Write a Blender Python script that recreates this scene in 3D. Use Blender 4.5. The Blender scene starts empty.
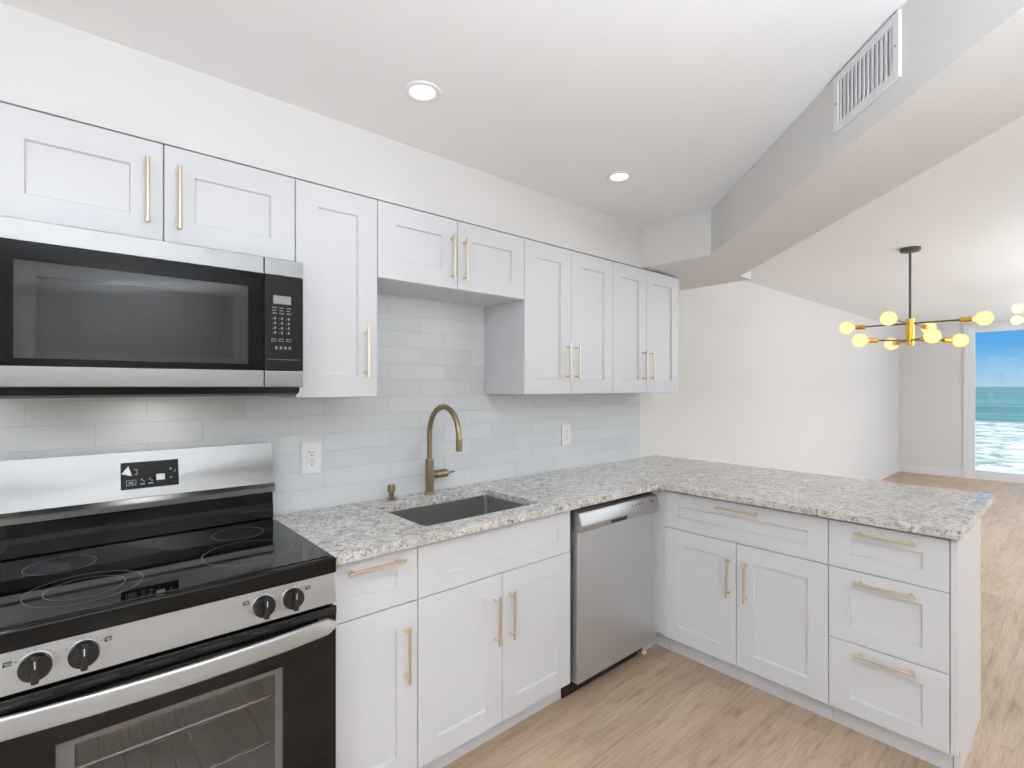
import bpy, bmesh, math, random
from mathutils import Vector, Matrix
PI = math.pi
sc = bpy.context.scene
COL = sc.collection
random.seed(7)

# ------------------------------------------------------------------ camera
cam_d = bpy.data.cameras.new('camera'); cam = bpy.data.objects.new('camera', cam_d); COL.objects.link(cam)
FPX, V0, YAW = 510.8, 386.4, 0.8504
cam.location = (-0.3589, -2.1606, 1.427)
cam.rotation_euler = (PI/2, 0, YAW - PI/2)
cam_d.sensor_width = 36.0; cam_d.sensor_fit = 'HORIZONTAL'
cam_d.lens = FPX * 36.0 / 1024
cam_d.shift_y = (V0 - 384) / 1024
cam_d.clip_start = 0.02; cam_d.clip_end = 30000
sc.camera = cam

# ------------------------------------------------------------------ exposure and world
sc.view_settings.view_transform = 'Standard'
sc.view_settings.look = 'None'
sc.view_settings.gamma = 1.0
sc.view_settings.use_curve_mapping = False
sc.view_settings.exposure = -0.15

w = bpy.data.worlds.new('sky'); sc.world = w; w.use_nodes = True
nt = w.node_tree; nt.nodes.clear()
def N(nt, t, **k):
    n = nt.nodes.new(t)
    for a, b in k.items():
        if a == 'inp':
            for i, v in b.items(): n.inputs[i].default_value = v
        else: setattr(n, a, b)
    return n
def ramp(nt, stops, interp='LINEAR'):
    r = nt.nodes.new('ShaderNodeValToRGB'); r.color_ramp.interpolation = interp
    e = r.color_ramp.elements
    while len(e) < len(stops): e.new(0.5)
    for i, (p, c) in enumerate(stops):
        e[i].position = p; e[i].color = (*c, 1) if len(c) == 3 else c
    return r
tc = N(nt, 'ShaderNodeTexCoord'); sep = N(nt, 'ShaderNodeSeparateXYZ')
nt.links.new(tc.outputs['Generated'], sep.inputs[0])
rp = ramp(nt, [(0.0, (0.52, 0.78, 0.98)), (0.025, (0.36, 0.69, 0.98)), (0.06, (0.10, 0.47, 0.97)), (0.12, (0.05, 0.40, 0.96)),
               (0.32, (0.45, 0.68, 1.0)), (0.55, (1.25, 1.3, 1.35))])
nt.links.new(sep.outputs['Z'], rp.inputs[0])
mp = N(nt, 'ShaderNodeMapping'); mp.inputs['Scale'].default_value = (9, 9, 34)
nz = N(nt, 'ShaderNodeTexNoise', inp={'Scale': 2.2, 'Detail': 5.0, 'Roughness': 0.6})
cr = ramp(nt, [(0.60, (0, 0, 0)), (0.80, (0.75, 0.75, 0.75))])
mx = N(nt, 'ShaderNodeMix', data_type='RGBA')
nt.links.new(tc.outputs['Generated'], mp.inputs[0]); nt.links.new(mp.outputs[0], nz.inputs['Vector'])
nt.links.new(nz.outputs[0], cr.inputs[0]); nt.links.new(cr.outputs[0], mx.inputs[0])
nt.links.new(rp.outputs[0], mx.inputs[6]); mx.inputs[7].default_value = (0.85, 0.95, 1.0, 1)
bg = N(nt, 'ShaderNodeBackground', inp={'Strength': 1.0}); wo = N(nt, 'ShaderNodeOutputWorld')
nt.links.new(mx.outputs[2], bg.inputs[0]); nt.links.new(bg.outputs[0], wo.inputs[0])

# sun: behind the building, lights only the sea outside
sd = bpy.data.lights.new('sun', 'SUN'); so = bpy.data.objects.new('sun', sd); COL.objects.link(so)
sd.energy = 1.6; sd.angle = 0.01; sd.color = (1, 0.97, 0.92); so.rotation_euler = (math.radians(12), math.radians(-38), 0)

# ------------------------------------------------------------------ materials
MATS = {}
def mat(name, col, rough=0.5, metal=0.0, **k):
    m = bpy.data.materials.new(name); m.use_nodes = True
    b = m.node_tree.nodes['Principled BSDF']
    b.inputs['Base Color'].default_value = (*col, 1); b.inputs['Roughness'].default_value = rough; b.inputs['Metallic'].default_value = metal
    for a, v in k.items(): b.inputs[a.replace('_', ' ')].default_value = v
    MATS[name] = m
    return m, m.node_tree, b
def noise_rough(name, col, rough, metal=0.0, scale=40, amt=0.05, bump=0.0, bscale=None, stretch=(1, 1, 1), cvar=0.0, **k):
    m, t, b = mat(name, col, rough, metal, **k)
    c = N(t, 'ShaderNodeTexCoord'); p = N(t, 'ShaderNodeMapping'); p.inputs['Scale'].default_value = stretch
    t.links.new(c.outputs['Object'], p.inputs[0])
    n = N(t, 'ShaderNodeTexNoise', inp={'Scale': scale, 'Detail': 4.0}); t.links.new(p.outputs[0], n.inputs['Vector'])
    mr = N(t, 'ShaderNodeMapRange', inp={3: rough - amt, 4: rough + amt}); t.links.new(n.outputs[0], mr.inputs[0]); t.links.new(mr.outputs[0], b.inputs['Roughness'])
    if cvar:
        r = ramp(t, [(0.3, tuple(x*(1-cvar) for x in col)), (0.7, tuple(min(1, x*(1+cvar)) for x in col))])
        t.links.new(n.outputs[0], r.inputs[0]); t.links.new(r.outputs[0], b.inputs['Base Color'])
    if bump:
        n2 = N(t, 'ShaderNodeTexNoise', inp={'Scale': bscale or scale, 'Detail': 3.0}); t.links.new(p.outputs[0], n2.inputs['Vector'])
        bp = N(t, 'ShaderNodeBump', inp={'Strength': bump, 'Distance': 0.002}); t.links.new(n2.outputs[0], bp.inputs['Height']); t.links.new(bp.outputs[0], b.inputs['Normal'])
    return m
M_CAB = noise_rough('white_paint', (0.68, 0.685, 0.70), 0.38, scale=8, amt=0.03)
M_CABIN = noise_rough('cabinet_side', (0.68, 0.685, 0.70), 0.42, scale=8, amt=0.03)
M_WALL = noise_rough('wall_paint', (0.75, 0.735, 0.715), 0.8, scale=3, amt=0.04, bump=0.15, bscale=160)
M_CEIL = noise_rough('ceiling_paint', (0.90, 0.90, 0.90), 0.85, scale=3, amt=0.04, bump=0.1, bscale=120)
M_TRIM = noise_rough('trim_paint', (0.80, 0.80, 0.81), 0.4, scale=8, amt=0.04)
M_BRASS = noise_rough('satin_brass', (0.76, 0.66, 0.50), 0.32, 1.0, scale=60, amt=0.04)
M_BRONZE = noise_rough('antique_brass', (0.34, 0.26, 0.165), 0.30, 1.0, scale=30, amt=0.01)
M_STEEL = noise_rough('stainless', (0.50, 0.50, 0.495), 0.36, 1.0, scale=4, amt=0.012, stretch=(0.5, 0.5, 60), Anisotropic=0.75)
M_STEELD = noise_rough('darker_stainless', (0.30, 0.30, 0.295), 0.34, 1.0, scale=4, amt=0.012, stretch=(0.5, 0.5, 60), Anisotropic=0.8)
M_STEELV = noise_rough('stainless_vertical', (0.66, 0.67, 0.685), 0.48, 1.0, scale=3, amt=0.03, stretch=(4, 4, 1))
M_SINK = noise_rough('sink_steel', (0.50, 0.50, 0.50), 0.38, 1.0, scale=20, amt=0.05)
M_DKST = noise_rough('dark_steel', (0.22, 0.22, 0.22), 0.35, 1.0, scale=20, amt=0.05)
M_BLACK = noise_rough('black_enamel', (0.005, 0.005, 0.005), 0.07, scale=30, amt=0.01, Specular_IOR_Level=0.25)
M_BLKGL = noise_rough('black_glass', (0.004, 0.004, 0.004), 0.035, scale=30, amt=0.01, Specular_IOR_Level=0.4)
M_MWBLK = noise_rough('microwave_black_glass', (0.004, 0.004, 0.004), 0.10, scale=30, amt=0.01, Specular_IOR_Level=0.13)
M_MWPAN = noise_rough('keypad_black', (0.010, 0.010, 0.010), 0.30, scale=30, amt=0.02, Specular_IOR_Level=0.25)
M_BLKPL = noise_rough('black_plastic', (0.012, 0.012, 0.012), 0.32, scale=60, amt=0.05)
M_DISP = noise_rough('display_black', (0.006, 0.006, 0.006), 0.25, scale=60, amt=0.03, Specular_IOR_Level=0.12)
M_DUCT = noise_rough('galvanised_duct', (0.70, 0.70, 0.71), 0.6, scale=20, amt=0.05)
M_GREYMK = noise_rough('printed_grey', (0.24, 0.24, 0.24), 0.5, scale=60, amt=0.05)
M_WHITEMK = noise_rough('printed_white', (0.75, 0.75, 0.75), 0.5, scale=60, amt=0.05)
M_LCD = noise_rough('display_grey', (0.28, 0.29, 0.28), 0.25, scale=60, amt=0.05)
M_PLATE = noise_rough('outlet_plastic', (0.82, 0.82, 0.81), 0.35, scale=60, amt=0.03)
M_SLOT = noise_rough('slot_dark', (0.05, 0.05, 0.05), 0.6, scale=60, amt=0.03)
M_GAP = noise_rough('gap_dark', (0.02, 0.02, 0.02), 0.7, scale=60, amt=0.03)
M_OVEN = noise_rough('oven_enamel', (0.60, 0.61, 0.63), 0.4, scale=30, amt=0.05)
M_RACK = noise_rough('rack_chrome', (0.75, 0.75, 0.75), 0.2, 1.0, scale=30, amt=0.03)
M_GOLD = noise_rough('polished_gold', (0.83, 0.52, 0.09), 0.25, 1.0, scale=30, amt=0.03)
M_DARKBR = noise_rough('dark_bronze', (0.20, 0.15, 0.11), 0.35, 1.0, scale=30, amt=0.04)
M_ROD = noise_rough('grey_metal', (0.11, 0.11, 0.11), 0.4, 0.6, scale=30, amt=0.04)

def emis(name, col, s):
    m = bpy.data.materials.new(name); m.use_nodes = True; t = m.node_tree; t.nodes.clear()
    e = N(t, 'ShaderNodeEmission'); e.inputs[0].default_value = (*col, 1); e.inputs[1].default_value = s
    o = N(t, 'ShaderNodeOutputMaterial'); t.links.new(e.outputs[0], o.inputs[0]); return m
M_LAMP = emis('lit_diffuser', (1, 0.99, 0.97), 3.0)
def bulb_mat(name, c0, c1, s):
    m = bpy.data.materials.new(name); m.use_nodes = True; t = m.node_tree; t.nodes.clear()
    lw = N(t, 'ShaderNodeLayerWeight', inp={'Blend': 0.35})
    r = ramp(t, [(0.0, c0), (0.75, c1)]); t.links.new(lw.outputs['Facing'], r.inputs[0])
    e = N(t, 'ShaderNodeEmission', inp={1: s}); t.links.new(r.outputs[0], e.inputs[0])
    o = N(t, 'ShaderNodeOutputMaterial'); t.links.new(e.outputs[0], o.inputs[0]); return m
M_BULB = bulb_mat('lit_bulb', (1.0, 0.90, 0.48), (1.0, 0.78, 0.26), 1.35)
M_BULB2 = bulb_mat('lit_bulb_pale', (1.0, 0.93, 0.76), (1.0, 0.84, 0.56), 1.3)

def glass(name, tint, mixv, rough=0.0):
    m = bpy.data.materials.new(name); m.use_nodes = True; t = m.node_tree; t.nodes.clear()
    tr = N(t, 'ShaderNodeBsdfTransparent'); tr.inputs[0].default_value = (*tint, 1)
    gl = N(t, 'ShaderNodeBsdfGlossy'); gl.inputs['Roughness'].default_value = rough
    mxs = N(t, 'ShaderNodeMixShader')
    if mixv is None:
        fr = N(t, 'ShaderNodeFresnel', inp={0: 1.45}); t.links.new(fr.outputs[0], mxs.inputs[0])
    else: mxs.inputs[0].default_value = mixv
    o = N(t, 'ShaderNodeOutputMaterial')
    t.links.new(tr.outputs[0], mxs.inputs[1]); t.links.new(gl.outputs[0], mxs.inputs[2]); t.links.new(mxs.outputs[0], o.inputs[0]); return m
M_PANE = glass('window_glass', (0.97, 0.99, 0.99), 0.05)
M_OVGL = glass('oven_window_glass', (0.72, 0.72, 0.72), 0.08, 0.05)
M_MWGL = glass('microwave_window_glass', (0.45, 0.45, 0.45), 0.035, 0.05)

def floor_mat():
    m, t, b = mat('oak_planks', (0.6, 0.45, 0.32), 0.42)
    c = N(t, 'ShaderNodeTexCoord')
    mp = N(t, 'ShaderNodeMapping'); t.links.new(c.outputs['Object'], mp.inputs[0])
    br = N(t, 'ShaderNodeTexBrick', offset=0.37, offset_frequency=2, inp={'Scale': 1.0, 'Mortar Size': 0.0012, 'Mortar Smooth': 0.3, 'Bias': 0.0, 'Brick Width': 1.22, 'Row Height': 0.18})
    br.inputs['Color1'].default_value = (0, 0, 0, 1); br.inputs['Color2'].default_value = (1, 1, 1, 1); br.inputs['Mortar'].default_value = (0.5, 0.5, 0.5, 1)
    t.links.new(mp.outputs[0], br.inputs['Vector'])
    # grain, offset per plank
    sc_ = N(t, 'ShaderNodeVectorMath', operation='SCALE', inp={3: 7.0}); t.links.new(br.outputs['Color'], sc_.inputs[0])
    ad = N(t, 'ShaderNodeVectorMath', operation='ADD'); t.links.new(mp.outputs[0], ad.inputs[0]); t.links.new(sc_.outputs[0], ad.inputs[1])
    m2 = N(t, 'ShaderNodeMapping'); m2.inputs['Scale'].default_value = (1.6, 12, 1); t.links.new(ad.outputs[0], m2.inputs[0])
    n1 = N(t, 'ShaderNodeTexNoise', inp={'Scale': 2.0, 'Detail': 8.0, 'Roughness': 0.65, 'Distortion': 0.5}); t.links.new(m2.outputs[0], n1.inputs['Vector'])
    m3 = N(t, 'ShaderNodeMapping'); m3.inputs['Scale'].default_value = (5, 110, 1); t.links.new(ad.outputs[0], m3.inputs[0])
    n2 = N(t, 'ShaderNodeTexNoise', inp={'Scale': 1.5, 'Detail': 3.0}); t.links.new(m3.outputs[0], n2.inputs['Vector'])
    m4 = N(t, 'ShaderNodeMapping'); m4.inputs['Scale'].default_value = (0.8, 2.2, 1); t.links.new(ad.outputs[0], m4.inputs[0])
    n3 = N(t, 'ShaderNodeTexNoise', inp={'Scale': 2.0, 'Detail': 3.0}); t.links.new(m4.outputs[0], n3.inputs['Vector'])
    r1 = ramp(t, [(0.28, (0.36, 0.24, 0.155)), (0.44, (0.53, 0.385, 0.268)), (0.70, (0.61, 0.465, 0.345))]); t.links.new(n1.outputs[0], r1.inputs[0])
    r2 = ramp(t, [(0.3, (0.80, 0.79, 0.78)), (0.6, (1, 1, 1))]); t.links.new(n2.outputs[0], r2.inputs[0])
    r3 = ramp(t, [(0.3, (0.86, 0.84, 0.80)), (0.65, (1.04, 1.04, 1.04))]); t.links.new(n3.outputs[0], r3.inputs[0])
    rb = ramp(t, [(0.0, (0.90, 0.90, 0.90)), (1.0, (1.05, 1.04, 1.03))]); t.links.new(br.outputs['Color'], rb.inputs[0])
    a = None; prev = r1.outputs[0]
    for o in (r2.outputs[0], r3.outputs[0], rb.outputs[0]):
        x = N(t, 'ShaderNodeMix', data_type='RGBA', blend_type='MULTIPLY'); x.inputs[0].default_value = 1
        t.links.new(prev, x.inputs[6]); t.links.new(o, x.inputs[7]); prev = x.outputs[2]
    x = N(t, 'ShaderNodeMix', data_type='RGBA'); t.links.new(br.outputs['Fac'], x.inputs[0]); t.links.new(prev, x.inputs[6]); x.inputs[7].default_value = (0.30, 0.22, 0.15, 1)
    t.links.new(x.outputs[2], b.inputs['Base Color'])
    bp = N(t, 'ShaderNodeBump', inp={'Strength': 0.12, 'Distance': 0.002}); t.links.new(n2.outputs[0], bp.inputs['Height']); t.links.new(bp.outputs[0], b.inputs['Normal'])
    return m
M_FLOOR = floor_mat()

def granite_mat():
    m, t, b = mat('granite', (0.7, 0.68, 0.65), 0.14, Specular_IOR_Level=0.4)
    c = N(t, 'ShaderNodeTexCoord')
    o = c.outputs['Object']
    def noise(s, d=4.0, r=0.6, dist=0.0):
        n = N(t, 'ShaderNodeTexNoise', inp={'Scale': s, 'Detail': d, 'Roughness': r, 'Distortion': dist}); t.links.new(o, n.inputs['Vector']); return n.outputs[0]
    base = ramp(t, [(0.32, (0.40, 0.37, 0.335)), (0.48, (0.63, 0.595, 0.545)), (0.62, (0.76, 0.735, 0.69))]); t.links.new(noise(26, 6, 0.7, 0.4), base.inputs[0])
    prev = base.outputs[0]
    def layer(src, stops, colr):
        nonlocal prev
        r = ramp(t, stops); t.links.new(src, r.inputs[0])
        x = N(t, 'ShaderNodeMix', data_type='RGBA'); t.links.new(r.outputs[0], x.inputs[0]); t.links.new(prev, x.inputs[6]); x.inputs[7].default_value = (*colr, 1); prev = x.outputs[2]
    g = (0, 0, 0); h = (1, 1, 1)
    layer(noise(9, 5, 0.7, 0.8), [(0.50, g), (0.66, (0.55,)*3)], (0.40, 0.36, 0.32))
    layer(noise(22, 5, 0.75, 1.6), [(0.60, g), (0.66, (0.85,)*3)], (0.14, 0.12, 0.11))
    layer(noise(60, 3, 0.6, 0.5), [(0.56, g), (0.64, (0.8,)*3)], (0.30, 0.27, 0.25))
    layer(noise(38, 4, 0.7, 1.2), [(0.585, g), (0.635, (0.9,)*3)], (0.15, 0.135, 0.13))
    layer(noise(110, 3, 0.6), [(0.62, g), (0.68, h)], (0.10, 0.09, 0.09))
    layer(noise(90, 2, 0.5), [(0.30, (0.7,)*3), (0.38, g)], (0.82, 0.81, 0.79))
    t.links.new(prev, b.inputs['Base Color'])
    return m
M_GRAN = granite_mat()

def tile_mat():
    m, t, b = mat('glass_subway_tile', (0.66, 0.69, 0.70), 0.10)
    c = N(t, 'ShaderNodeTexCoord'); s = N(t, 'ShaderNodeSeparateXYZ'); cb = N(t, 'ShaderNodeCombineXYZ')
    t.links.new(c.outputs['Object'], s.inputs[0])
    ax = N(t, 'ShaderNodeMath', operation='ADD', inp={1: 10*0.3055 - 0.025}); t.links.new(s.outputs['X'], ax.inputs[0]); t.links.new(ax.outputs[0], cb.inputs['X'])
    az = N(t, 'ShaderNodeMath', operation='ADD', inp={1: -0.922 + 19*0.0765}); t.links.new(s.outputs['Z'], az.inputs[0]); t.links.new(az.outputs[0], cb.inputs['Y'])
    br = N(t, 'ShaderNodeTexBrick', offset=0.55, offset_frequency=2, inp={'Scale': 1.0, 'Mortar Size': 0.0011, 'Mortar Smooth': 0.2, 'Bias': 0.0, 'Brick Width': 0.3055, 'Row Height': 0.0765})
    br.inputs['Color1'].default_value = (0, 0, 0, 1); br.inputs['Color2'].default_value = (1, 1, 1, 1); br.inputs['Mortar'].default_value = (0.5,)*3 + (1,)
    t.links.new(cb.outputs[0], br.inputs['Vector'])
    r = ramp(t, [(0, (0.66, 0.685, 0.69)), (1, (0.72, 0.745, 0.75))]); t.links.new(br.outputs['Color'], r.inputs[0])
    x = N(t, 'ShaderNodeMix', data_type='RGBA'); t.links.new(br.outputs['Fac'], x.inputs[0]); t.links.new(r.outputs[0], x.inputs[6]); x.inputs[7].default_value = (0.57, 0.59, 0.60, 1)
    t.links.new(x.outputs[2], b.inputs['Base Color'])
    # each tile slightly tilted: height ramps inside the tile
    n = N(t, 'ShaderNodeTexNoise', inp={'Scale': 9.0, 'Detail': 2.0}); t.links.new(c.outputs['Object'], n.inputs['Vector'])
    mm = N(t, 'ShaderNodeMath', operation='MULTIPLY_ADD', inp={1: 0.35}); t.links.new(n.outputs[0], mm.inputs[0])
    iv = N(t, 'ShaderNodeMath', operation='MULTIPLY', inp={1: -0.7}); t.links.new(br.outputs['Fac'], iv.inputs[0]); t.links.new(iv.outputs[0], mm.inputs[2])
    bp = N(t, 'ShaderNodeBump', inp={'Strength': 0.5, 'Distance': 0.004}); t.links.new(mm.outputs[0], bp.inputs['Height']); t.links.new(bp.outputs[0], b.inputs['Normal'])
    return m
M_TILE = tile_mat()

def sea_mat():
    m, t, b = mat('sea_water', (0.1, 0.35, 0.38), 0.6)
    b.inputs['Specular IOR Level'].default_value = 0.15
    c = N(t, 'ShaderNodeTexCoord'); s = N(t, 'ShaderNodeSeparateXYZ'); t.links.new(c.outputs['Object'], s.inputs[0])
    mp1 = N(t, 'ShaderNodeMapping'); mp1.inputs['Scale'].default_value = (0.05, 0.006, 1); t.links.new(c.outputs['Object'], mp1.inputs[0])
    sw = N(t, 'ShaderNodeTexNoise', inp={'Scale': 1.0, 'Detail': 3.0}); t.links.new(mp1.outputs[0], sw.inputs['Vector'])
    rs = ramp(t, [(0.35, (0.07, 0.22, 0.26)), (0.5, (0.11, 0.30, 0.34)), (0.65, (0.20, 0.40, 0.43))]); t.links.new(sw.outputs[0], rs.inputs[0])
    # foam: densest near shore, none beyond the breakers
    mr = N(t, 'ShaderNodeMapRange', inp={1: 145.0, 2: 160.0, 3: 1.0, 4: 0.0})
    mp0 = N(t, 'ShaderNodeMapping'); mp0.inputs['Scale'].default_value = (0.01, 0.03, 1); t.links.new(c.outputs['Object'], mp0.inputs[0])
    n0 = N(t, 'ShaderNodeTexNoise', inp={'Scale': 1.0, 'Detail': 4.0}); t.links.new(mp0.outputs[0], n0.inputs['Vector'])
    wob = N(t, 'ShaderNodeMath', operation='MULTIPLY_ADD', inp={1: 50.0}); t.links.new(n0.outputs[0], wob.inputs[0]); t.links.new(s.outputs['X'], wob.inputs[2])
    of = N(t, 'ShaderNodeMath', operation='SUBTRACT', inp={1: 25.0}); t.links.new(wob.outputs[0], of.inputs[0]); t.links.new(of.outputs[0], mr.inputs[0])
    mp2 = N(t, 'ShaderNodeMapping'); mp2.inputs['Scale'].default_value = (0.22, 0.30, 1); t.links.new(c.outputs['Object'], mp2.inputs[0])
    n2 = N(t, 'ShaderNodeTexNoise', inp={'Scale': 1.0, 'Detail': 8.0, 'Roughness': 0.7, 'Distortion': 1.0}); t.links.new(mp2.outputs[0], n2.inputs['Vector'])
    rf = ramp(t, [(0.40, (0.0,)*3), (0.56, (1,)*3)]); t.links.new(n2.outputs[0], rf.inputs[0])
    fm = N(t, 'ShaderNodeMath', operation='MULTIPLY'); t.links.new(mr.outputs[0], fm.inputs[0]); t.links.new(rf.outputs[0], fm.inputs[1])
    near = ramp(t, [(0.0, (0.30, 0.45, 0.47)), (1.0, (0.30, 0.45, 0.47))])
    x0 = N(t, 'ShaderNodeMix', data_type='RGBA'); t.links.new(mr.outputs[0], x0.inputs[0]); t.links.new(rs.outputs[0], x0.inputs[6]); x0.inputs[7].default_value = (0.26, 0.38, 0.40, 1)
    x = N(t, 'ShaderNodeMix', data_type='RGBA'); t.links.new(fm.outputs[0], x.inputs[0]); t.links.new(x0.outputs[2], x.inputs[6]); x.inputs[7].default_value = (0.90, 0.93, 0.92, 1)
    t.links.new(x.outputs[2], b.inputs['Base Color'])
    return m
M_SEA = sea_mat()

# ------------------------------------------------------------------ helpers
def bm_new(): return bmesh.new()
def box(bm, x0, x1, y0, y1, z0, z1, bev=0.0, seg=2, M=None):
    vs = [bm.verts.new((x, y, z)) for x in (x0, x1) for y in (y0, y1) for z in (z0, z1)]
    F = [(0, 1, 3, 2), (4, 6, 7, 5), (0, 4, 5, 1), (2, 3, 7, 6), (0, 2, 6, 4), (1, 5, 7, 3)]
    fs = [bm.faces.new([vs[i] for i in f]) for f in F]
    if M is not None:
        for v in vs: v.co = M @ v.co
    if bev > 0:
        ed = list({e for f in fs for e in f.edges})
        bmesh.ops.bevel(bm, geom=ed, offset=bev, segments=seg, affect='EDGES', profile=0.5, clamp_overlap=True)
    return bm
def tube(bm, pts, r, seg=16, cap=True, r_list=None):
    pts = [Vector(p) for p in pts]; rings = []; up = None
    for i, p in enumerate(pts):
        a = pts[max(i-1, 0)]; b = pts[min(i+1, len(pts)-1)]; d = (b-a).normalized()
        if up is None:
            up = Vector((0, 0, 1)) if abs(d.z) < 0.9 else Vector((1, 0, 0))
        s = d.cross(up).normalized(); up = s.cross(d).normalized()
        rr = r_list[i] if r_list else r
        rings.append([bm.verts.new(p + (s*math.cos(2*PI*k/seg) + up*math.sin(2*PI*k/seg))*rr) for k in range(seg)])
    for i in range(len(rings)-1):
        for k in range(seg):
            bm.faces.new((rings[i][k], rings[i][(k+1) % seg], rings[i+1][(k+1) % seg], rings[i+1][k]))
    if cap:
        bm.faces.new(rings[0][::-1]); bm.faces.new(rings[-1])
    return bm
def lathe(bm, prof, c, axis=(0, 0, 1), seg=24):
    """prof: list of (r, h) from c along axis"""
    ax = Vector(axis).normalized(); c = Vector(c)
    s = ax.orthogonal().normalized(); u = ax.cross(s)
    rings = []
    for r, h in prof:
        if r < 1e-6: rings.append([bm.verts.new(c + ax*h)])
        else: rings.append([bm.verts.new(c + ax*h + (s*math.cos(2*PI*k/seg) + u*math.sin(2*PI*k/seg))*r) for k in range(seg)])
    for a, b in zip(rings, rings[1:]):
        for k in range(seg):
            k2 = (k+1) % seg
            if len(a) == 1 and len(b) == 1: continue
            if len(a) == 1: bm.faces.new((a[0], b[k2], b[k]))
            elif len(b) == 1: bm.faces.new((a[k], a[k2], b[0]))
            else: bm.faces.new((a[k], a[k2], b[k2], b[k]))
    if len(rings[0]) > 1: bm.faces.new(rings[0][::-1])
    if len(rings[-1]) > 1: bm.faces.new(rings[-1])
    return bm
def prism(bm, poly, z0, z1):
    lo = [bm.verts.new((x, y, z0)) for x, y in poly]; hi = [bm.verts.new((x, y, z1)) for x, y in poly]
    n = len(poly)
    bm.faces.new(lo[::-1]); bm.faces.new(hi)
    for i in range(n): bm.faces.new((lo[i], lo[(i+1) % n], hi[(i+1) % n], hi[i]))
    return bm
def extr_x(bm, prof, x0, x1):
    """profile of (y,z) points extruded along x"""
    a = [bm.verts.new((x0, y, z)) for y, z in prof]; b = [bm.verts.new((x1, y, z)) for y, z in prof]; n = len(prof)
    bm.faces.new(a); bm.faces.new(b[::-1])
    for i in range(n): bm.faces.new((a[i], b[i], b[(i+1) % n], a[(i+1) % n]))
    return bm
def obj(name, bm, m, parent=None, smooth=True, root=None):
    bmesh.ops.recalc_face_normals(bm, faces=bm.faces[:])
    r = root
    p = parent
    while p is not None and r is None:
        if p.parent is None: r = p
        p = p.parent
    if r is not None: bmesh.ops.translate(bm, verts=bm.verts[:], vec=-Vector(r.location))
    me = bpy.data.meshes.new(name); bm.to_mesh(me); bm.free()
    me.materials.append(m)
    if smooth:
        for f in me.polygons: f.use_smooth = True
        me.set_sharp_from_angle(angle=math.radians(35))
    o = bpy.data.objects.new(name, me); COL.objects.link(o)
    if smooth:
        wn = o.modifiers.new('weighted_normal', 'WEIGHTED_NORMAL'); wn.keep_sharp = True; wn.weight = 80
    if parent: o.parent = parent
    return o
def thing(name, label, cat, loc=(0, 0, 0), group=None):
    o = bpy.data.objects.new(name, None); COL.objects.link(o); o.location = loc; o.empty_display_size = 0.05
    o['label'] = label; o['category'] = cat
    if group: o['group'] = group
    return o
def tag(o, label, cat, group=None):
    o['label'] = label; o['category'] = cat
    if group: o['group'] = group
    return o
def struct(name, bm, m, parent=None):
    o = obj(name, bm, m, parent)
    if parent is None: o['kind'] = 'structure'
    return o
def recenter(o):
    """move a single-mesh thing's origin to its own base centre"""
    vs = [v.co for v in o.data.vertices]
    c = Vector(((min(v.x for v in vs)+max(v.x for v in vs))/2, (min(v.y for v in vs)+max(v.y for v in vs))/2, min(v.z for v in vs)))
    o.data.transform(Matrix.Translation(-c)); o.location = c
    return o
# frames: local (u right, v up, n towards the viewer) -> world
def FS(y): return Matrix(((1, 0, 0, 0), (0, 0, -1, y), (0, 1, 0, 0), (0, 0, 0, 1)))      # faces -y, u=x, v=z
def FW(x): return Matrix(((0, 0, -1, x), (-1, 0, 0, 0), (0, 1, 0, 0), (0, 0, 0, 1)))     # faces -x, u=-y, v=z

# ------------------------------------------------------------------ dimensions
CEIL = 2.418; SOF = 2.165; XF = 10.2; YB = -4.3; XL = -2.2
YU = -0.325      # upper door face
YD = -0.61       # base door face
ZT, ZU, ZD = 2.152, 1.386, 1.850
XP = 2.048       # peninsula door face

# ------------------------------------------------------------------ room shell
struct('floor', box(bm_new(), XL-0.1, XF+0.15, YB-0.1, 0.1, -0.1, 0), M_FLOOR)
struct('ceiling', box(bm_new(), XL-0.1, XF+0.15, YB-0.1, 0.1, CEIL, CEIL+0.12), M_CEIL)
struct('wall_north', box(bm_new(), XL-0.1, XF+0.15, 0, 0.1, 0, CEIL), M_WALL)
struct('wall_west', box(bm_new(), XL-0.1, XL, YB, 0, 0, CEIL), M_WALL)
struct('wall_south', box(bm_new(), XL-0.1, XF+0.15, YB-0.1, YB, 0, CEIL), M_WALL)
WY0, WY1 = -0.862, -3.75
b = bm_new(); box(b, XF, XF+0.15, WY0, 0, 0, CEIL); box(b, XF, XF+0.15, YB, WY1, 0, CEIL); box(b, XF, XF+0.15, WY1, WY0, 2.33, CEIL)
struct('wall_east', b, M_WALL)
# soffit over the wall cabinets and dropped beam that turns diagonally across the room
b = bm_new()
prism(b, [(XL, 0), (XL, -0.300), (2.35, -0.300), (2.368, -0.745), (2.368-1.95, -0.745-1.95), (2.368-1.95-1.5, YB), (2.368-1.95-0.87, YB), (2.895-2.45, -0.745-2.45),
          (3.04, -0.600), (3.205, -0.600), (3.205, 0)], SOF, CEIL)
struct('ceiling_soffit', b, M_WALL)
# baseboards
b = bm_new(); box(b, 3.0, XF, -0.014, 0, 0, 0.125, 0.004); struct('baseboard_north', b, M_TRIM)
b = bm_new(); box(b, XF-0.014, XF, -0.845, -0.014, 0, 0.125, 0.004); struct('baseboard_east', b, M_TRIM)
# tile field of the backsplash (part of the wall finish)
b = bm_new(); box(b, -1.3, 2.754, -0.008, 0.0, 0.86, 2.0); struct('wall_tiles', b, M_TILE)

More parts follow.
